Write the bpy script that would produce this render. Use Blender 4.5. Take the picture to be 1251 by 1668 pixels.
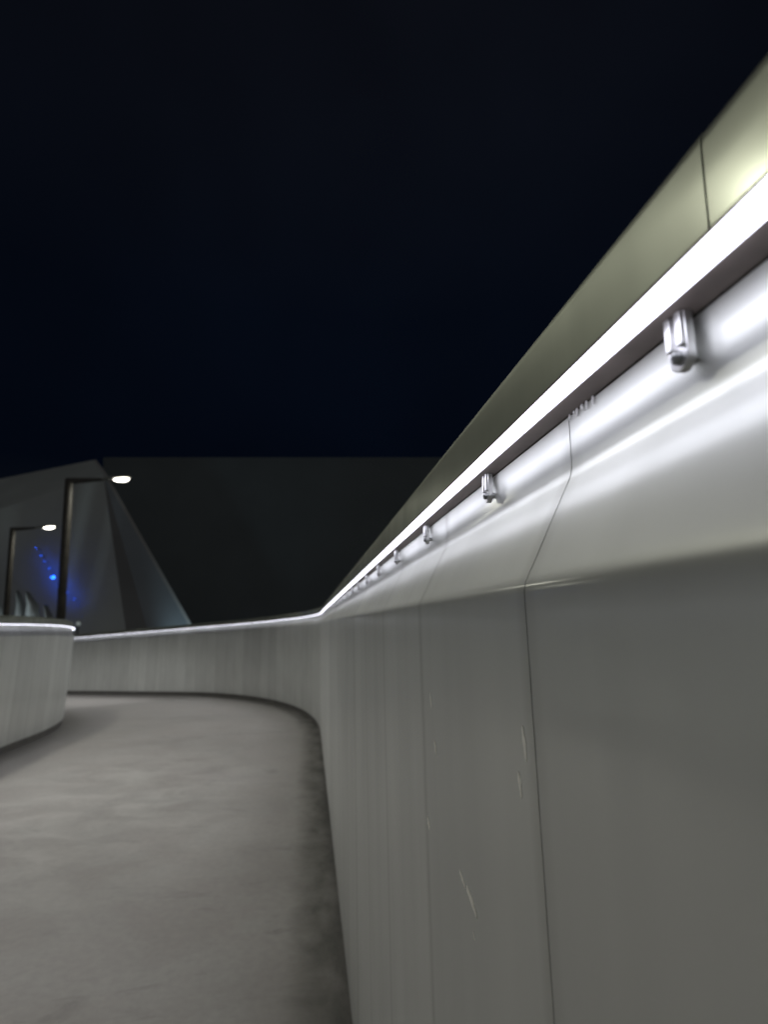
import bpy, bmesh, math, random
from mathutils import Vector, Matrix
R = math.radians
for o in list(bpy.data.objects):
    bpy.data.objects.remove(o, do_unlink=True)
scene = bpy.context.scene
col = scene.collection
rnd = random.Random(7)

# ------------------------------------------------------------------ camera
cam_d = bpy.data.cameras.new('camera')
cam_d.sensor_fit = 'HORIZONTAL'; cam_d.sensor_width = 36.0
cam_d.lens = 36.0 * 920.0 / 1251.0
cam_d.dof.use_dof = True; cam_d.dof.focus_distance = 0.50; cam_d.dof.aperture_fstop = 8.5
cam_d.clip_start = 0.01; cam_d.clip_end = 4000
cam = bpy.data.objects.new('camera', cam_d); col.objects.link(cam)
cam.location = (0, 0, 1.2)
cam.rotation_euler = (R(90 + 11.19), 0, R(-7.47))
scene.camera = cam

# ------------------------------------------------------------------ world: night sky
world = bpy.data.worlds.new('World'); scene.world = world; world.use_nodes = True
nt = world.node_tree; nt.nodes.clear()
wo = nt.nodes.new('ShaderNodeOutputWorld'); bg = nt.nodes.new('ShaderNodeBackground')
tc = nt.nodes.new('ShaderNodeTexCoord'); sp = nt.nodes.new('ShaderNodeSeparateXYZ')
rp = nt.nodes.new('ShaderNodeValToRGB')
e = rp.color_ramp.elements
e[0].position = 0.0; e[0].color = (0.0070, 0.0085, 0.0105, 1)
e[1].position = 1.0; e[1].color = (0.0048, 0.0055, 0.0085, 1)
x = e.new(0.25); x.color = (0.0008, 0.0018, 0.0046, 1)
x = e.new(0.50); x.color = (0.0012, 0.0022, 0.0050, 1)
nt.links.new(tc.outputs['Generated'], sp.inputs[0])
nt.links.new(sp.outputs['Z'], rp.inputs['Fac'])
nz = nt.nodes.new('ShaderNodeTexNoise'); nz.inputs['Scale'].default_value = 1.6; nz.inputs['Detail'].default_value = 3
mr = nt.nodes.new('ShaderNodeMapRange'); mr.inputs[1].default_value = .3; mr.inputs[2].default_value = .7; mr.inputs[3].default_value = .65; mr.inputs[4].default_value = 1.35
vm = nt.nodes.new('ShaderNodeVectorMath'); vm.operation = 'SCALE'
nt.links.new(tc.outputs['Generated'], nz.inputs['Vector']); nt.links.new(nz.outputs['Fac'], mr.inputs[0])
nt.links.new(rp.outputs['Color'], vm.inputs[0]); nt.links.new(mr.outputs[0], vm.inputs['Scale'])
nt.links.new(vm.outputs[0], bg.inputs['Color'])
bg.inputs['Strength'].default_value = 1.0
nt.links.new(bg.outputs[0], wo.inputs['Surface'])

# faint city glow / moonlight from behind the camera
sun_d = bpy.data.lights.new('sun', 'SUN'); sun_d.energy = 0.13; sun_d.angle = R(25)
sun_d.color = (1.0, 0.98, 0.94)
sun = bpy.data.objects.new('sun', sun_d); col.objects.link(sun)
sun.rotation_euler = (R(55), 0, R(-12))

vs = scene.view_settings
vs.view_transform = 'Standard'; vs.look = 'None'; vs.exposure = 0.0; vs.gamma = 1.0
try: vs.use_curve_mapping = False
except Exception: pass

LED_STRENGTH = 4.4          # glow of the diffuser itself
LED_WATTS = 2.0             # throw of its lens, watts per metre
LAMP_STRENGTH = 9.0         # lamp glass
LAMP_WATTS = 75.0           # light of each street lamp

# ------------------------------------------------------------------ material helpers
class NT:
    def __init__(s, name):
        s.m = bpy.data.materials.new(name); s.m.use_nodes = True
        s.t = s.m.node_tree; s.t.nodes.clear()
        s.out = s.n('ShaderNodeOutputMaterial'); s.b = s.n('ShaderNodeBsdfPrincipled')
        s.l(s.b.outputs[0], s.out.inputs['Surface'])
    def n(s, k, **kw):
        q = s.t.nodes.new(k)
        for a, v in kw.items(): setattr(q, a, v)
        return q
    def l(s, a, b): s.t.links.new(a, b)
    def set(s, **kw):
        for k, v in kw.items():
            s.b.inputs[k.replace('_', ' ')].default_value = v
    def coords(s, kind='UV', scale=(1, 1, 1)):
        c = s.n('ShaderNodeTexCoord'); m = s.n('ShaderNodeMapping')
        m.inputs['Scale'].default_value = scale
        s.l(c.outputs[kind], m.inputs['Vector']); return m.outputs[0]
    def noise(s, vec, scale, detail=4, rough=0.55, dist=0.0):
        q = s.n('ShaderNodeTexNoise'); q.inputs['Scale'].default_value = scale
        q.inputs['Detail'].default_value = detail; q.inputs['Roughness'].default_value = rough
        q.inputs['Distortion'].default_value = dist
        s.l(vec, q.inputs['Vector']); return q.outputs['Fac']
    def rng(s, v, a, b, c, d):
        q = s.n('ShaderNodeMapRange'); q.inputs[1].default_value = a; q.inputs[2].default_value = b
        q.inputs[3].default_value = c; q.inputs[4].default_value = d
        s.l(v, q.inputs[0]); return q.outputs[0]
    def mix(s, f, a, b):
        q = s.n('ShaderNodeMix', data_type='RGBA')
        if isinstance(f, float): q.inputs[0].default_value = f
        else: s.l(f, q.inputs[0])
        for i, v in ((6, a), (7, b)):
            if isinstance(v, tuple): q.inputs[i].default_value = v + (1,)
            else: s.l(v, q.inputs[i])
        return q.outputs[2]
    def math(s, op, a, b=0.0):
        q = s.n('ShaderNodeMath', operation=op)
        for i, v in ((0, a), (1, b)):
            if isinstance(v, (int, float)): q.inputs[i].default_value = v
            else: s.l(v, q.inputs[i])
        return q.outputs[0]
    def bump(s, h, strength, dist):
        q = s.n('ShaderNodeBump'); q.inputs['Strength'].default_value = strength
        q.inputs['Distance'].default_value = dist
        s.l(h, q.inputs['Height']); s.l(q.outputs[0], s.b.inputs['Normal']); return q

def simple(name, colr, rough=0.6, metal=0.0, nscale=6.0, var=0.25):
    t = NT(name); v = t.coords('Object')
    f = t.noise(v, nscale, 5)
    a = tuple(c * (1 - var) for c in colr); b = tuple(min(1, c * (1 + var)) for c in colr)
    t.l(t.mix(t.rng(f, .3, .7, 0, 1), a, b), t.b.inputs['Base Color'])
    t.l(t.rng(f, .3, .7, rough * .85, min(1, rough * 1.15)), t.b.inputs['Roughness'])
    t.set(Metallic=metal); return t.m

def emit(name, colr, strength):
    t = NT(name); t.set(Base_Color=(0.8, 0.8, 0.8, 1))
    t.b.inputs['Emission Color'].default_value = tuple(colr) + (1,)
    t.b.inputs['Emission Strength'].default_value = strength
    t.b.inputs['Roughness'].default_value = 0.4
    return t.m

def steel(name, base, rough, aniso, sharp=.4, mixf=.25, var=.10, pitch=.3345):
    """brushed stainless sheet; UV u = metres along the wall, v = metres up the sheet"""
    t = NT(name)
    oi = t.n('ShaderNodeObjectInfo')
    c = t.n('ShaderNodeTexCoord')
    addv = t.n('ShaderNodeVectorMath', operation='ADD')
    sc = t.n('ShaderNodeVectorMath', operation='SCALE'); sc.inputs['Scale'].default_value = 3.0
    comb = t.n('ShaderNodeCombineXYZ'); t.l(oi.outputs['Random'], comb.inputs[2])
    t.l(comb.outputs[0], sc.inputs[0]); t.l(c.outputs['UV'], addv.inputs[0]); t.l(sc.outputs[0], addv.inputs[1])
    def mp(s3):
        m = t.n('ShaderNodeMapping'); m.inputs['Scale'].default_value = s3
        t.l(addv.outputs[0], m.inputs['Vector']); return m.outputs[0]
    streak = t.noise(mp((12, .45, 1)), 1.0, 3, .5, .2)          # rain streaks, long in v
    broad = t.noise(mp((2.3, .8, 1)), 1.0, 3, .5)
    blot = t.noise(mp((5, 3.0, 1)), 1.0, 2, .45, .3)
    brush = t.noise(mp((5, 900, 1)), 1.0, 2, .5)
    f = t.math('ADD', t.math('MULTIPLY', streak, .34), t.math('ADD', t.math('MULTIPLY', broad, .36), t.math('MULTIPLY', blot, .30)))
    f = t.rng(f, .34, .66, 0, 1)
    a = tuple(k * (1 - var) for k in base); b = tuple(k * (1 + var * .6) for k in base)
    cc = t.mix(f, a, b)
    hs = t.n('ShaderNodeHueSaturation'); t.l(cc, hs.inputs['Color'])
    t.l(t.rng(oi.outputs['Random'], 0, 1, .93, 1.04), hs.inputs['Value'])
    # grime drawn along the sheet joints (u runs 0..1 per sheet of .3345 m)
    us = t.n('ShaderNodeSeparateXYZ'); t.l(c.outputs['UV'], us.inputs[0])
    fr = t.math('FRACT', t.math('DIVIDE', us.outputs[0], pitch))
    ed = t.math('MULTIPLY', t.math('ABSOLUTE', t.math('SUBTRACT', fr, .5)), 2.0)
    gr = t.math('MULTIPLY', t.rng(ed, .90, 1.0, 0, 1), t.rng(streak, .35, .6, .25, .9))
    tint = t.mix(t.math('MULTIPLY', gr, .28), hs.outputs[0], (.20, .20, .17))
    t.l(tint, t.b.inputs['Base Color'])
    r = t.math('ADD', t.rng(f, 0, 1, rough * 1.18, rough * .85), t.rng(brush, .3, .7, -.004, .004))
    t.l(r, t.b.inputs['Roughness'])
    t.set(Metallic=1.0)
    t.b.inputs['Anisotropic'].default_value = aniso
    tg = t.n('ShaderNodeTangent', direction_type='UV_MAP'); tg.uv_map = 'UVMap'
    t.l(tg.outputs[0], t.b.inputs['Tangent'])
    h = t.math('ADD', t.math('MULTIPLY', t.noise(mp((2.6, 2.0, 1)), 1.0, 2, .5), 1.0), t.math('MULTIPLY', blot, .0))
    bp = t.bump(h, .22, .012)
    # second, sharper lobe: the polished grain under the haze
    b2 = t.n('ShaderNodeBsdfPrincipled'); b2.inputs['Metallic'].default_value = 1.0
    t.l(tint, b2.inputs['Base Color']); t.l(t.math('MULTIPLY', r, sharp), b2.inputs['Roughness'])
    t.l(bp.outputs[0], b2.inputs['Normal'])
    ms = t.n('ShaderNodeMixShader'); ms.inputs[0].default_value = mixf
    t.l(t.b.outputs[0], ms.inputs[1]); t.l(b2.outputs[0], ms.inputs[2]); t.l(ms.outputs[0], t.out.inputs['Surface'])
    return t.m

M_steel = steel('brushed_steel', (.73, .745, .71), .56, .40, .30, .15, .07)
M_cap = steel('brushed_steel_cap', (.62, .655, .555), .50, .3, .40, .25, .26, 1.003)
M_core = simple('dark_core', (.11, .106, .095), .9)
M_channel = simple('channel_metal', (.21, .175, .165), .5, .0, 30)
M_bracket = simple('bracket_steel', (.62, .62, .62), .32, 1.0, 60, .15)
M_screw = simple('screw_steel', (.30, .31, .31), .35, 1.0, 90)
M_led = emit('led_diffuser', (.86, .865, 1.0), LED_STRENGTH)
M_scuff = simple('scuffed_metal', (.97, .97, .90), .38, 1.0, 40, .03)

def concrete():
    t = NT('deck_concrete')
    v = t.coords('Object')
    big = t.noise(v, .55, 6, .6, .4); mid = t.noise(v, 2.6, 8, .62, .8); fine = t.noise(v, 28, 6, .65); grit = t.noise(v, 160, 3, .6)
    a = t.mix(t.rng(big, .35, .65, 0, 1), (.325, .312, .288), (.400, .376, .348))
    a = t.mix(t.rng(mid, .40, .68, 0, .55), a, (.46, .455, .425))
    m = t.mix(t.rng(fine, .3, .7, .0, .35), a, (.23, .225, .21))
    st = t.noise(t.coords('Object', (1.2, 3.2, 1)), 1.4, 7, .7, 1.2)
    m = t.mix(t.rng(st, .58, .74, 0, .55), m, (.16, .158, .145))
    # pool of street-lamp light painted paler into the concrete, mottled by noise
    c = t.n('ShaderNodeTexCoord'); sx = t.n('ShaderNodeSeparateXYZ'); t.l(c.outputs['Object'], sx.inputs[0])
    dx = t.math('MULTIPLY', t.math('ADD', sx.outputs[0], 1.35), .85); dy = t.math('MULTIPLY', t.math('SUBTRACT', sx.outputs[1], 4.4), .50)
    dd = t.math('ADD', t.math('MULTIPLY', dx, dx), t.math('MULTIPLY', dy, dy))
    w1 = t.noise(t.coords('Object', (1.0, 1.5, 1)), 2.6, 7, .6, .6)
    wf = t.math('MULTIPLY', t.rng(dd, 0.0, 1.0, 1.0, 0.0), t.rng(w1, .42, .66, 0, 1))
    m = t.mix(t.math('MULTIPLY', wf, .45), m, (.58, .575, .53))
    # right-hand wall's shadow deepened in the colour along its foot, with some dirt, ragged edge
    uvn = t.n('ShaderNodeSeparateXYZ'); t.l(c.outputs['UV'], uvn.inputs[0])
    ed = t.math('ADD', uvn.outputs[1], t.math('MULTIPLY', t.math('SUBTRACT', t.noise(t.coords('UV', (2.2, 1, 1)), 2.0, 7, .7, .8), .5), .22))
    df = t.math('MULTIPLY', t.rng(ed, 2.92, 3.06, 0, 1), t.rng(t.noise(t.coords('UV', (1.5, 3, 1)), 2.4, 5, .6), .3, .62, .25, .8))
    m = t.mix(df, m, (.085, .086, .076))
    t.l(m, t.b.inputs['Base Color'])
    t.l(t.rng(mid, .3, .7, .50, .78), t.b.inputs['Roughness'])
    t.set(IOR=1.45)
    h = t.math('ADD', t.math('MULTIPLY', mid, 1.0), t.math('ADD', t.math('MULTIPLY', fine, .35), t.math('MULTIPLY', grit, .12)))
    t.bump(h, .5, .008)
    return t.m
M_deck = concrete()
M_ground = simple('dark_asphalt', (.05, .05, .052), .85, 0, .6, .3)

# ------------------------------------------------------------------ object helpers
def tag(o, label=None, cat=None, group=None, kind=None):
    if label: o['label'] = label
    if cat: o['category'] = cat
    if group: o['group'] = group
    if kind: o['kind'] = kind
    return o
def empty(name, loc=(0, 0, 0), rz=0.0, parent=None):
    o = bpy.data.objects.new(name, None); col.objects.link(o)
    o.location = loc; o.rotation_euler = (0, 0, rz); o.empty_display_size = .2
    if parent: o.parent = parent
    return o
def mesh(name, verts, faces, uvs=None, smooth=False):
    me = bpy.data.meshes.new(name); me.from_pydata([tuple(v) for v in verts], [], faces)
    if uvs:
        l = me.uv_layers.new(name='UVMap')
        for p in me.polygons:
            for li in p.loop_indices: l.data[li].uv = uvs[me.loops[li].vertex_index]
    if smooth:
        for p in me.polygons: p.use_smooth = True
    me.update(); return me
def obj(name, me, mat, parent=None):
    o = bpy.data.objects.new(name, me); col.objects.link(o)
    if mat and not me.materials: me.materials.append(mat)
    if parent: o.parent = parent
    return o
def box_data(lo, hi):
    (a, b, c), (d, e_, f) = lo, hi
    v = [(a, b, c), (d, b, c), (d, e_, c), (a, e_, c), (a, b, f), (d, b, f), (d, e_, f), (a, e_, f)]
    return v, [(0, 3, 2, 1), (4, 5, 6, 7), (0, 1, 5, 4), (1, 2, 6, 5), (2, 3, 7, 6), (3, 0, 4, 7)]
def join(*parts):
    V, F = [], []
    for v, f in parts:
        n = len(V); V += list(v); F += [tuple(i + n for i in q) for q in f]
    return V, F
def bevel(me, w, seg=2):
    bm = bmesh.new(); bm.from_mesh(me)
    bmesh.ops.bevel(bm, geom=list(bm.edges), offset=w, segments=seg, affect='EDGES', clamp_overlap=True)
    bm.to_mesh(me); bm.free(); return me
def tube(p, q, r0, r1, n=16, caps=True):
    p, q = Vector(p), Vector(q); d = (q - p).normalized()
    a = d.orthogonal().normalized(); b = d.cross(a)
    V = []
    for c, r in ((p, r0), (q, r1)):
        for i in range(n):
            t = 2 * math.pi * i / n; V.append(c + a * (r * math.cos(t)) + b * (r * math.sin(t)))
    F = [(i, (i + 1) % n, n + (i + 1) % n, n + i) for i in range(n)]
    if caps: F += [tuple(range(n - 1, -1, -1)), tuple(range(n, 2 * n))]
    return V, F

# ------------------------------------------------------------------ the bridge line
# straight for 6.5 m, then a left bend of 7.85 m radius, then straight again, falling gently
S0, RAD, BEND = 6.5, 7.85, 0.848
S1 = S0 + RAD * BEND
def line(s):
    if s <= S0: return Vector((0, s)), 0.0
    if s <= S1:
        a = (s - S0) / RAD
        return Vector((-RAD + RAD * math.cos(a), S0 + RAD * math.sin(a))), a
    p, a = line(S1)
    return p + Vector((-math.sin(a), math.cos(a))) * (s - S1), a
def drop(s):
    if s <= 5: return 0.0
    if s <= 13.2: return -.0035 * (s - 5) ** 2
    return -.0035 * 8.2 ** 2 - .0574 * (s - 13.2)
def P(s, off, z):
    p, a = line(s)
    return Vector((p.x + off * math.cos(a), p.y + off * math.sin(a), z + drop(s)))
S_BEG, S_END = -3.0, 34.0

def sweep(prof, sa, sb, step=.25, closed=True, uv=True):
    """sweep a (off, z) profile along the bridge line; closed profile, capped ends"""
    n = max(1, int(math.ceil((sb - sa) / step - 1e-6)))
    L = [0.0]
    for i in range(1, len(prof)):
        L.append(L[-1] + math.hypot(prof[i][0] - prof[i - 1][0], prof[i][1] - prof[i - 1][1]))
    V, U, F = [], [], []; k = len(prof)
    for i in range(n + 1):
        s = sa + (sb - sa) * i / n
        for j, (o, z) in enumerate(prof):
            V.append(P(s, o, z)); U.append((s, L[j]))
    for i in range(n):
        for j in range(k if closed else k - 1):
            j2 = (j + 1) % k
            F.append((i * k + j, (i + 1) * k + j, (i + 1) * k + j2, i * k + j2))
    if closed:
        F.append(tuple(range(k))); F.append(tuple(n * k + j for j in range(k - 1, -1, -1)))
    return V, F, U
def fix(me):
    bm = bmesh.new(); bm.from_mesh(me); bmesh.ops.recalc_face_normals(bm, faces=bm.faces[:]); bm.to_mesh(me); bm.free(); return me
def shade(me, ang=30):
    for p in me.polygons: p.use_smooth = True
    try: me.set_sharp_from_angle(angle=R(ang))
    except Exception: pass
    return me

# ------------------------------------------------------------------ ground and deck
v, f = box_data((-600, -300, -6.2), (600, 900, -6.0))
tag(obj('ground', mesh('ground', v, f), M_ground), kind='structure')
deck = empty('bridge_deck'); tag(deck, kind='structure')
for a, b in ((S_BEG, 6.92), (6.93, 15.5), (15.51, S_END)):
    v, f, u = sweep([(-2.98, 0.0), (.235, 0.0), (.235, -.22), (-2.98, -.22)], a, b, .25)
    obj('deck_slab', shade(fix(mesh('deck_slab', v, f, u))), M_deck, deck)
v, f, u = sweep([(-2.4, -.224), (-.3, -.224), (-.7, -.9), (-2.0, -.9)], S_BEG, S_END, .5)
obj('girder', shade(fix(mesh('girder', v, f, u))), M_core, deck)

# ------------------------------------------------------------------ parapets
# lower sheet: leaning wall, rounded shoulder, flared ledge, short upright behind the light strip
LOW = [(.1555, .07), (.1505, .32), (.1455, .54), (.1405, .76), (.1355, .98), (.1318, 1.14), (.1308, 1.185),
       (.1303, 1.205), (.1301, 1.2135), (.1300, 1.2180), (.1302, 1.2212), (.1309, 1.2244), (.1330, 1.2290), (.1358, 1.2345), (.1397, 1.2420), (.1479, 1.2590),
       (.1530, 1.2694), (.1591, 1.2816), (.1630, 1.2892), (.1648, 1.2935), (.1657, 1.2985), (.1660, 1.3040), (.1662, 1.3330)]
CAP = [(.1665, 1.3365), (.1668, 1.360), (.1676, 1.390), (.1682, 1.4090), (.1688, 1.4135), (.1702, 1.4160), (.1730, 1.4168), (.240, 1.4175)]
def shell(prof, th):
    """closed profile: front sheet and a back offset by th"""
    back = []
    for i, (x_, z_) in enumerate(prof):
        a = prof[max(0, i - 1)]; b = prof[min(len(prof) - 1, i + 1)]
        dx, dz = b[0] - a[0], b[1] - a[1]; l = math.hypot(dx, dz)
        back.append((x_ + th * dz / l, z_ - th * dx / l))
    return list(prof) + back[::-1]
def mirror(prof, ref=.1555, at=-2.83, dz=-.134):
    return [(at - (o - ref), z + (dz if z > .5 else dz * max(0, z - .1) / .4)) for o, z in prof]

def parapet(root_label, side, pitch, cap_pitch, s_start, s_end, phase, cap_phase):
    right = side > 0
    T = (lambda p: p) if right else mirror
    root = empty('parapet_wall', tuple(P(0, .17 if right else -2.85, 0)))
    tag(root, root_label, 'wall', 'steel parapets of the footbridge')
    inv = Matrix.Translation(-Vector(root.location))
    def put(name, me, mat):
        me.transform(inv); return obj(name, me, mat, root)
    # dark core behind the sheets, also the shadow gap at the foot
    top = 1.410
    v, f, u = sweep(T([(.178, -.02), (.178, top), (.232, top), (.232, -.02)]), s_start, s_end, .25)
    put('wall_core', fix(mesh('wall_core', v, f, u)), M_core)
    v, f, u = sweep(T([(.236, -.25), (.236, 1.412), (.243, 1.412), (.243, -.25)]), s_start, s_end, .25)
    put('outer_face', shade(fix(mesh('outer_face', v, f, u))), M_steel)
    k = math.floor((s_start - phase) / pitch)
    panels = []
    while True:
        a = phase + k * pitch; b = a + pitch; k += 1
        if a >= s_end: break
        if b <= s_start + .05: continue
        a = max(a, s_start); b = min(b, s_end)
        jit = rnd.uniform(-.0002, .0002)
        prof = [(o + jit, z) for o, z in LOW]
        v, f, u = sweep(shell(T(prof), .003 if right else -.003), a + .0005, b - .0005, .17)
        u = [(q[0] - phase, q[1]) for q in u]
        panels.append(put('wall_panel', shade(fix(mesh('wall_panel', v, f, u)), 40), M_steel))
    k = math.floor((s_start - cap_phase) / cap_pitch)
    while True:
        a = cap_phase + k * cap_pitch; b = a + cap_pitch; k += 1
        if a >= s_end: break
        if b <= s_start + .05: continue
        a = max(a, s_start); b = min(b, s_end)
        jit = rnd.uniform(-.0005, .0005)
        prof = [(o + jit, z) for o, z in CAP]
        v, f, u = sweep(shell(T(prof), .003 if right else -.003), a + .0003, b - .0003, .17)
        u = [(q[0] - cap_phase, q[1]) for q in u]
        put('cap_panel', shade(fix(mesh('cap_panel', v, f, u)), 40), M_cap)
    return root, panels
wallR, panR = parapet('tall brushed steel parapet close on the right, curving away to the left', 1, .3345, 1.003, S_BEG, S_END, -.0015, .195)
wallL, panL = parapet('lower brushed steel parapet on the left, ending where the path bends away', -1, .3345, 1.003, S_BEG, S_END, .12, .4)

# worn scuffs on the nearest sheets of the right-hand wall
def low_x(z):
    for i in range(len(LOW) - 1):
        if LOW[i][1] <= z <= LOW[i + 1][1]:
            t = (z - LOW[i][1]) / (LOW[i + 1][1] - LOW[i][1]); return LOW[i][0] + t * (LOW[i + 1][0] - LOW[i][0])
    return LOW[0][0]
for (y0, z0, y1, z1, w) in ((.5260, .9915, .510, .9839, .0090), (.5030, .9885, .4777, .9763, .0180), (.3505, 1.139, .3478, 1.119, .0055),
                            (.3625, 1.110, .3600, 1.095, .0045), (.6090, 1.082, .6035, 1.068, .0080), (.6600, .994, .6530, .982, .0100), (.490, .962, .487, .956, .0030),
                            (.6230, 1.128, .6190, 1.112, .0070)):
    d = Vector((y1 - y0, z1 - z0)); N = 8
    up, dn = [], []
    for i in range(N + 1):
        t = i / N; c = Vector((y0, z0)) + d * t
        ww = w * math.sin(math.pi * min(.97, max(.03, t))) ** .7 * (.7 + .6 * rnd.random())
        up.append(c + Vector((ww * .5, 0))); dn.append(c - Vector((ww * .5, 0)))
    ring = up + dn[::-1]
    V = [(low_x(q.y) - .0006, q.x, q.y) for q in ring] + [(low_x(q.y) + .0012, q.x, q.y) for q in ring]
    n = len(ring)
    F = [tuple(range(n)), tuple(range(2 * n - 1, n - 1, -1))] + [(i, n + i, n + (i + 1) % n, (i + 1) % n) for i in range(n)]
    best = min(panR, key=lambda p: abs(sum((vv.co.y for vv in p.data.vertices), 0) / len(p.data.vertices) + wallR.location.y - (y0 + y1) / 2))
    me = fix(mesh('scuff_mark', V, F)); me.transform(Matrix.Translation(-Vector(wallR.location)))
    obj('scuff_mark', me, M_scuff, best)

# ------------------------------------------------------------------ LED strips under the caps
CH = [(.1364, 1.3349), (.1500, 1.3349), (.1658, 1.3340), (.1658, 1.3480), (.1480, 1.3405), (.1364, 1.3364)]
DIF = [(.1366, 1.3348), (.1362, 1.3330), (.1374, 1.3316), (.1400, 1.3310), (.1458, 1.3310), (.1476, 1.3318), (.1484, 1.3332), (.1484, 1.3348)]
def bracket_mesh():
    # local frame: x along the wall, y out from the wall towards the path, z up; origin on wall at strip underside
    n = 10; w = .0064; h = .0262
    ring = [(-w, .0)] + [(-w * math.cos(math.pi * i / n), -h + w - w * math.sin(math.pi * i / n)) for i in range(n + 1)] + [(w, 0.0)]
    k = len(ring)
    V = [(a, .0036, b) for a, b in ring] + [(a, .0080, b) for a, b in ring]
    F = [tuple(range(k)), tuple(range(2 * k - 1, k - 1, -1))] + [(i, k + i, k + (i + 1) % k, (i + 1) % k) for i in range(k)]
    prongs = []
    for c in (-.0040, .0034):
        v, f = box_data((c - .0019, .0076, -.0160), (c + .0019, .0100, -.0001)); prongs.append((v, f))
    stub = tube((0, .0001, -.0195), (0, .0070, -.0195), .0026, .0026, 10)
    return bevel(fix(mesh('bracket', *join((V, F), *prongs, stub))), .0004, 1)
def screw_mesh():
    V, F = [], []; n = 12
    rings = [(.0031, .0078), (.0031, .0094), (.0025, .0103), (.0011, .0106), (.0010, .0097)]
    for r, y in rings:
        for i in range(n):
            t = 2 * math.pi * i / n; V.append((r * math.cos(t), y, r * math.sin(t) - .0200))
    for j in range(len(rings) - 1):
        for i in range(n): F.append((j * n + i, j * n + (i + 1) % n, (j + 1) * n + (i + 1) % n, (j + 1) * n + i))
    F.append(tuple((len(rings) - 1) * n + i for i in range(n)))
    return fix(mesh('screw', V, F))
LED_AIM, LED_SPREAD = 50.0, 98.0     # degrees out from straight down, and full cone
BR, SC = bracket_mesh(), screw_mesh(); BR.materials.append(M_bracket); SC.materials.append(M_screw)
def strip(label, side, s_start, s_end, b_phase, b_pitch, b_end):
    right = side > 0; T = (lambda p: p) if right else mirror
    root = empty('led_light_strip', tuple(P(0, .15 if right else -2.82, 1.33 if right else 1.2)))
    tag(root, label, 'light strip', 'light strips under the parapet caps')
    inv = Matrix.Translation(-Vector(root.location))
    v, f, u = sweep(T(CH), s_start, s_end, .2); me = shade(fix(mesh('channel', v, f, u))); me.transform(inv)
    obj('channel', me, M_channel, root)
    a = s_start
    v, f, u = sweep(T(DIF), s_start, s_end, .2); me = fix(mesh('diffuser', v, f, u)); me.transform(inv)
    obj('diffuser', me, M_led, root)
    # the lens throws most of the light across the path: one lamp per straight run, short ones round the bend
    cuts = [s_start, S0 - 3, S0] + [S0 + (S1 - S0) * i / 8 for i in range(1, 9)] + [s_end]
    oc, oa = T([(.1420, 1.3296)])[0], T([(.1420 - math.sin(R(LED_AIM)), 1.3296 - math.cos(R(LED_AIM)))])[0]
    for a, b in zip(cuts, cuts[1:]):
        p, q = P(a + .005, *oc), P(b - .005, *oc); mid = (p + q) / 2
        sm = (a + b) / 2; dirn = (P(sm, *oa) - P(sm, *oc)).normalized()
        ld = bpy.data.lights.new('strip_lamp', 'AREA'); ld.shape = 'RECTANGLE'
        ld.size = (q - p).length; ld.size_y = .0110; ld.energy = LED_WATTS * ld.size
        ld.color = (.97, .965, 1.0); ld.spread = R(LED_SPREAD)
        lo = bpy.data.objects.new('strip_lamp', ld); col.objects.link(lo); lo.parent = root
        zax = -dirn; xax = (q - p).normalized(); xax = (xax - zax * xax.dot(zax)).normalized(); yax = zax.cross(xax)
        m = Matrix((xax, yax, zax)).transposed().to_4x4(); m.translation = mid - Vector(root.location)
        lo.matrix_basis = m
    s = b_phase
    while s < b_end:
        o = T([(.1661, 1.3343)])[0]
        pos = P(s, *o); _, a = line(s)
        m = Matrix.Translation(inv @ pos) @ Matrix.Rotation(a + (math.pi / 2 if right else -math.pi / 2), 4, 'Z')
        b = obj('bracket', BR, None, root); b.matrix_basis = m
        c = obj('screw', SC, None, b)
        s += b_pitch
strip('white glowing light strip under the cap of the right parapet, running into the bend', 1, S_BEG, S_END, .2115 - .2755 * 6, .2755, 20)
ledR = [o for o in col.objects if o.name.startswith('led_light_strip')][0]
M_drip = simple('sealant', (.75, .75, .74), .35, 0, 60, .1)
for i in range(6):                       # beads of sealant squeezed out beside the first joint
    s_ = .331 - .006 * i - rnd.uniform(0, .005); ln = rnd.uniform(.0018, .0062); r_ = rnd.uniform(.0006, .0013)
    V, F = [], []; n = 8; rr = [(0.0006, .6), (-.15 * ln, 1.0), (-.6 * ln, .8), (-.9 * ln, .55), (-ln, .1)]
    for z_, k_ in rr:
        for j in range(n):
            t = 2 * math.pi * j / n; V.append((r_ * k_ * math.cos(t), r_ * k_ * math.sin(t), z_))
    for q in range(len(rr) - 1):
        for j in range(n): F.append((q * n + j, q * n + (j + 1) % n, (q + 1) * n + (j + 1) % n, (q + 1) * n + j))
    F += [tuple(range(n)), tuple((len(rr) - 1) * n + j for j in range(n - 1, -1, -1))]
    o = obj('sealant_drip', shade(fix(mesh('sealant_drip', V, F)), 70), M_drip, ledR)
    o.location = P(s_, .1648, 1.3330) - Vector(ledR.location)
strip('white glowing light strip along the lower left parapet', -1, S_BEG, S_END, -1.2, .2755, 10)

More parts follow.
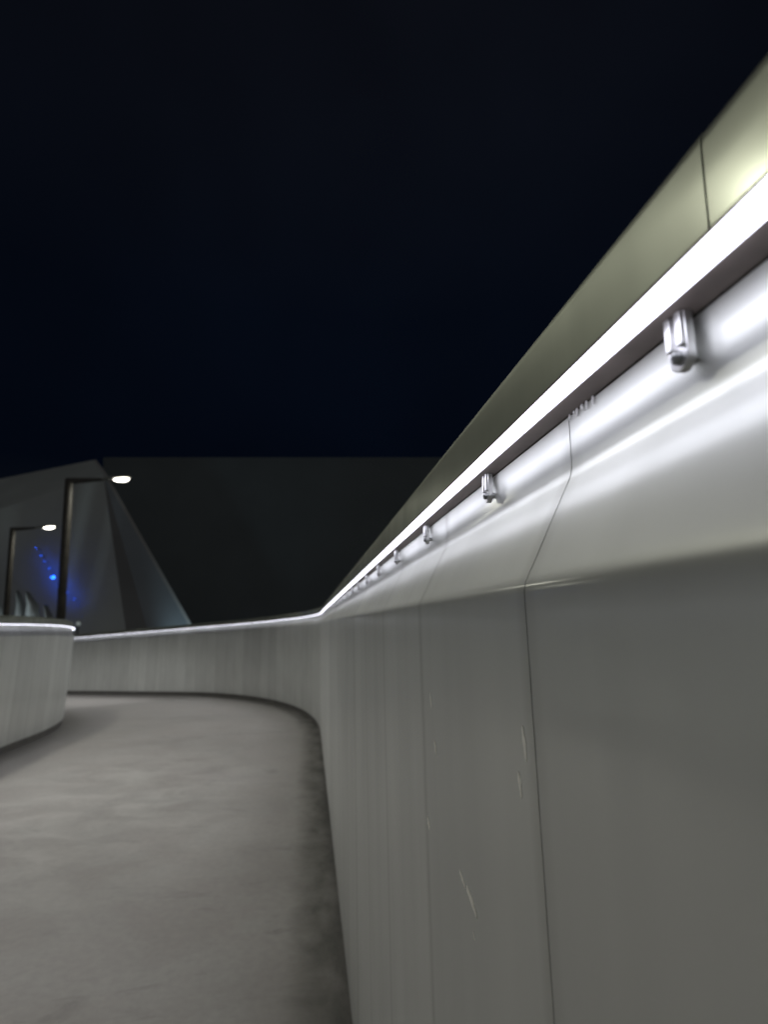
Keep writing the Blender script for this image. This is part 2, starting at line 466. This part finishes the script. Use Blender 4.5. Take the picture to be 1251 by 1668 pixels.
# ------------------------------------------------------------------ street lamps
M_post = simple('lamp_post_paint', (.075, .07, .062), .5, .0, 5)
M_head = simple('lamp_head_paint', (.42, .44, .41), .5, .1, 8, .1)
M_lens = emit('lamp_lens', (1.0, .97, .86), LAMP_STRENGTH)
def street_lamp(label, base, top, direction, arm, headlen, r=.105, lean=0.0):
    root = empty('street_lamp', base); tag(root, label, 'street lamp', 'street lamps beside the footbridge')
    root.rotation_euler = (0, R(lean), 0)
    h = top - base[2]; d = Vector((direction[0], direction[1], 0)).normalized(); sd = Vector((-d.y, d.x, 0))
    V, F = join(tube((0, 0, 0), (0, 0, .5), r * 1.6, r * 1.55, 20), tube((0, 0, .5), (0, 0, h), r * 1.12, r, 20))
    obj('post', shade(mesh('post', V, F)), M_post, root)
    # square-ended arm, rising slightly
    a0 = Vector((0, 0, h - .06)) - d * (r * .8); a1 = Vector((0, 0, h + .03)) + d * arm
    def slab(c0, c1, w0, w1, t0, t1):
        q = []
        for c, w, t in ((c0, w0, t0), (c1, w1, t1)):
            for sx, sz in ((-1, -1), (1, -1), (1, 1), (-1, 1)): q.append(c + sd * (w * sx) + Vector((0, 0, t * sz)))
        return q, [(3, 2, 1, 0), (4, 5, 6, 7), (0, 1, 5, 4), (1, 2, 6, 5), (2, 3, 7, 6), (3, 0, 4, 7)]
    obj('arm', bevel(fix(mesh('arm', *slab(a0, a1, r * .8, .05, r * .75, .045))), .01), M_post, root)
    # head: flat tapered shell along d
    h0 = a1 - d * .06; n = 16; prof = [(0, .05, .05), (.10, .10, .065), (.35, .145, .085), (.7, .15, .08), (.92, .12, .06), (1.0, .06, .03)]
    V, F = [], []
    for t, w, th in prof:
        c = h0 + d * (headlen * t) + Vector((0, 0, .10 * t * headlen))
        for i in range(n):
            an = 2 * math.pi * i / n; zz = math.sin(an) * th * (1.0 if math.sin(an) > 0 else .45)
            V.append(c + sd * (math.cos(an) * w) + Vector((0, 0, zz)))
    for j in range(len(prof) - 1):
        for i in range(n): F.append((j * n + i, j * n + (i + 1) % n, (j + 1) * n + (i + 1) % n, (j + 1) * n + i))
    F += [tuple(range(n)), tuple((len(prof) - 1) * n + i for i in range(n - 1, -1, -1))]
    hd = obj('lamp_head', shade(fix(mesh('lamp_head', V, F)), 50), M_head, root)
    # bowl lens hanging under the front of the head
    V, F = [], []; m_ = 5
    c = h0 + d * (headlen * .64) + Vector((0, 0, .10 * .64 * headlen - .022))
    for j in range(m_ + 1):
        t = j / m_ * math.pi / 2
        for i in range(n):
            an = 2 * math.pi * i / n
            V.append(c + d * (math.cos(an) * headlen * .27 * math.cos(t)) + sd * (math.sin(an) * .11 * math.cos(t)) - Vector((0, 0, .115 * math.sin(t))))
    for j in range(m_):
        for i in range(n): F.append((j * n + i, j * n + (i + 1) % n, (j + 1) * n + (i + 1) % n, (j + 1) * n + i))
    F += [tuple(range(n))]
    obj('lamp_lens', shade(fix(mesh('lamp_lens', V, F)), 80), M_lens, hd)
    ld = bpy.data.lights.new('street_lamp_light', 'AREA'); ld.shape = 'DISK'; ld.size = .26; ld.energy = LAMP_WATTS; ld.color = (1.0, .98, .84)
    lo = bpy.data.objects.new('street_lamp_light', ld); col.objects.link(lo); lo.parent = root
    lo.location = c - Vector((0, 0, .13))
    return root
street_lamp('lit street lamp on a dark post, the nearer and taller of the two', (-7.70, 20, -6), 6.05, (1, .12), 1.05, 1.0, .13, -2.6)
street_lamp('lit street lamp on a dark post at the left edge, the farther and smaller', (-14.75, 31.1, -6), 6.05, (1, .12), 1.05, 1.05, .13, -2.6)
street_lamp('lit street lamp beyond the left parapet, mirrored in the steel cap', (-6.4, 4.7, -6), 6.05, (1, .0), 1.3, .95, .12)

# ------------------------------------------------------------------ far buildings
def prism_facet(name, pts, thick, mat, parent, org):
    pts = [Vector(p) - Vector(org) for p in pts]
    nrm = (pts[1] - pts[0]).cross(pts[2] - pts[0]).normalized()
    if nrm.y > 0: nrm = -nrm           # outward is towards the bridge
    n = len(pts)
    V = pts + [p - nrm * thick for p in pts]
    F = [tuple(range(n)), tuple(range(2 * n - 1, n - 1, -1))] + [(i, n + i, n + (i + 1) % n, (i + 1) % n) for i in range(n)]
    return obj(name, fix(mesh(name, V, F)), mat, parent)
M_plate = simple('grey_cladding', (.56, .60, .575), .6, 0, .12, .12)
M_plate2 = simple('brown_grey_cladding', (.50, .50, .48), .65, 0, .12, .12)
M_plate3 = simple('blue_grey_cladding', (.50, .55, .58), .6, 0, .12, .12)
M_dark = simple('dark_facade', (.175, .205, .215), .85, 0, .03, .25)
org = (-22, 62, -6)
ang = empty('angular_building', org)
tag(ang, 'grey angular building with a sharp sloping peak behind the lamp posts', 'building')
def ext(p, q, z):                 # continue the line p -> q down to height z
    p, q = Vector(p), Vector(q); return p + (q - p) * ((z - p.z) / (q.z - p.z))
P0, P1, P2, P3 = (-38.1, 66, 16.0), (-23.4, 62, 18.4), (-20.8, 58, 15.93), (-33.0, 58, 10.8)
Q2 = ext(P2, (-15.5, 52, .48), -6); Q4 = ext(P2, (-14.2, 54, .45), -6); Q5 = ext(P2, (-10.9, 57, .32), -6)
Q3 = (-30, 53, -6)
prism_facet('roof_plane', [P0, P1, P2, P3], .3, M_plate, ang, org)
prism_facet('facade_plane', [P3, P2, Q2, Q3], .3, M_plate, ang, org)
prism_facet('facade_plane', [P2, Q4, Q2], .3, M_plate2, ang, org)
prism_facet('facade_plane', [P2, Q5, Q4], .3, M_plate3, ang, org)
prism_facet('facade_plane', [P1, (-17, 76, -6), Q5, P2], .3, M_plate2, ang, org)
prism_facet('rear_plane', [P0, P1, (-17, 76, -6), (-42, 76, -6)], .3, M_plate2, ang, org)
# blue spotlights set in its facade
M_blue = emit('blue_light', (.01, .10, 1.0), 17.0)
def on_facade(x_, z_):
    a, b, c = Vector(P3), Vector(P2), Vector(Q2)
    n = (b - a).cross(c - a)
    y_ = a.y - (n.x * (x_ - a.x) + n.z * (z_ - a.z)) / n.y
    return Vector((x_, y_, z_))
for x_, z_, r in ((-24.9, 8.0, .16), (-24.3, 7.3, .16), (-23.8, 6.75, .2), (-23.25, 6.1, .27), (-22.6, 5.25, .34), (-22.1, 4.75, .26), (-21.6, 4.3, .25), (-21.1, 3.9, .22), (-20.3, 3.35, .2)):
    c = on_facade(x_, z_) - Vector(org); n = 14
    def ringset(rr, flip=False):
        V, F = [], []
        for q, dy in rr:
            for i in range(n):
                t = 2 * math.pi * i / n; V.append((c.x + q * math.cos(t), c.y + dy, c.z + q * .7 * math.sin(t)))
        for j in range(len(rr) - 1):
            for i in range(n): F.append((j * n + i, j * n + (i + 1) % n, (j + 1) * n + (i + 1) % n, (j + 1) * n + i))
        F += [tuple(range(n)), tuple((len(rr) - 1) * n + i for i in range(n - 1, -1, -1))]
        return V, F
    q = .55 if r > .3 else 1.0            # the strongest fitting shows its glass past the hood
    hood = obj('blue_light', shade(fix(mesh('blue_light', *ringset(((.04, .1), (.04, -.94), (r * .52 * q, -.96), (r * .52 * q, -1.0), (r * .3 * q, -1.03)))))), M_plate, ang)
    obj('lens', shade(fix(mesh('lens', *ringset(((r * .45, -.90), (r * .5, -.93), (r * .4, -.955)))))), M_blue, hood)

# dark flat-roofed block beyond
fx, fy = math.sin(R(7.47)), math.cos(R(7.47))
def cf(r_, f_, z_): return Vector((r_ * fy + f_ * fx, -r_ * fx + f_ * fy, z_))
o0 = cf(-20, 97, -6)
blk = empty('flat_roofed_building', tuple(o0)); tag(blk, 'wide dark flat-roofed building filling the background below the night sky', 'building')
def cbox(name, r0, r1, f0, f1, z0, z1, mat):
    V = [cf(a, b, c) - o0 for c in (z0, z1) for a, b in ((r0, f0), (r1, f0), (r1, f1), (r0, f1))]
    return obj(name, fix(mesh(name, V, [(3, 2, 1, 0), (4, 5, 6, 7), (0, 1, 5, 4), (1, 2, 6, 5), (2, 3, 7, 6), (3, 0, 4, 7)])), mat, blk)
cbox('wall', -50, 30, 97, 125, -6, 29.4, M_dark)
cbox('roof_edge', -50.04, 30.04, 96.96, 125.04, 29.4, 30.3, M_dark)

# pale petal-shaped sails at the building's foot
M_sail = simple('pale_sail', (.55, .58, .58), .6, 0, .8, .08)
def sail(label, x0, x1, ztop, y, lean):
    root_ = (x0, y, -6); V, F = [], []; n, k = 10, 6
    for side in (0, .06):
        for i in range(n + 1):
            t = i / n; z = (ztop + 6) * t
            wl = 0; wr_ = (x1 - x0) * math.sqrt(max(0.0, 1 - max(0, (t - .55) / .45) ** 2))
            for j in range(k + 1):
                u_ = j / k
                V.append((wl + (wr_ - wl) * u_ + lean * t, side + .5 * math.sin(math.pi * u_) * -1 + .8 * t, z))
    st = (n + 1) * (k + 1)
    for b in (0, st):
        for i in range(n):
            for j in range(k):
                q = b + i * (k + 1) + j; F.append((q, q + 1, q + k + 2, q + k + 1))
    for i in range(n):
        for j in (0, k):
            q = i * (k + 1) + j; F.append((q, q + k + 1, st + q + k + 1, st + q))
    o = obj('sail_canopy', shade(fix(mesh('sail_canopy', V, F)), 60), M_sail); o.location = root_
    tag(o, label, 'canopy', 'pale sails left of the lamp posts')
sail('pale bluish sail canopy cut by the left edge of the picture', -22.2, -20.55, 3.6, 42, 0)
sail('grey sail canopy between the far lamp post and its rounded neighbour', -20.3, -19.6, 3.5, 42.4, 0)
sail('grey rounded sail canopy right of the far lamp post', -19.5, -18.3, 3.4, 42, 0)
sail('small low sail canopy just left of the near lamp post', -18.2, -17.4, 2.5, 42, 0)
# ground floodlight for the angular building's foot, plus an unseen one added to light the sails
def floodlight(label, loc, aim, power, colr, size):
    root = empty('floodlight', loc); tag(root, label, 'floodlight', 'ground floodlights')
    v, f = box_data((-.3, -.2, 0), (.3, .2, .35)); obj('housing', bevel(fix(mesh('housing', v, f)), .03), M_post, root)
    v, f = box_data((-.25, -.15, .352), (.25, .15, .37)); obj('lens', mesh('lens', v, f), emit('flood_lens', colr, 4), root)
    ld = bpy.data.lights.new('floodlight_lamp', 'SPOT'); ld.energy = power; ld.color = colr; ld.spot_size = R(size); ld.spot_blend = .9; ld.shadow_soft_size = .3
    lo = bpy.data.objects.new('floodlight_lamp', ld); col.objects.link(lo); lo.parent = root
    lo.location = (0, 0, .55); lo.rotation_euler = (Vector(aim) - Vector(loc)).to_track_quat('-Z', 'Y').to_euler()
floodlight('ground floodlight washing the foot of the angular building', (-8.5, 51, -6), (-12.0, 62, 1.5), 1500, (.62, .86, 1.0), 70)
floodlight('unseen floodlight added to brighten the pale sails', (-19.8, 36.5, -6), (-19.8, 42, 2.2), 1800, (.80, .95, 1.0), 70)

# tiny round lantern far off beside the near post
root = empty('globe_lamp', (-14.2, 38, -6)); tag(root, 'tiny dim round globe lamp just right of the near lamp post', 'lamp')
obj('post', shade(mesh('post', *tube((0, 0, 0), (0, 0, 7.1), .05, .04, 10))), M_post, root)
bm = bmesh.new(); bmesh.ops.create_icosphere(bm, subdivisions=2, radius=.14, matrix=Matrix.Translation((0, 0, 7.20)))
me = bpy.data.meshes.new('globe'); bm.to_mesh(me); bm.free()
obj('globe', shade(me), emit('globe_glass', (.8, .95, .95), .12), root)
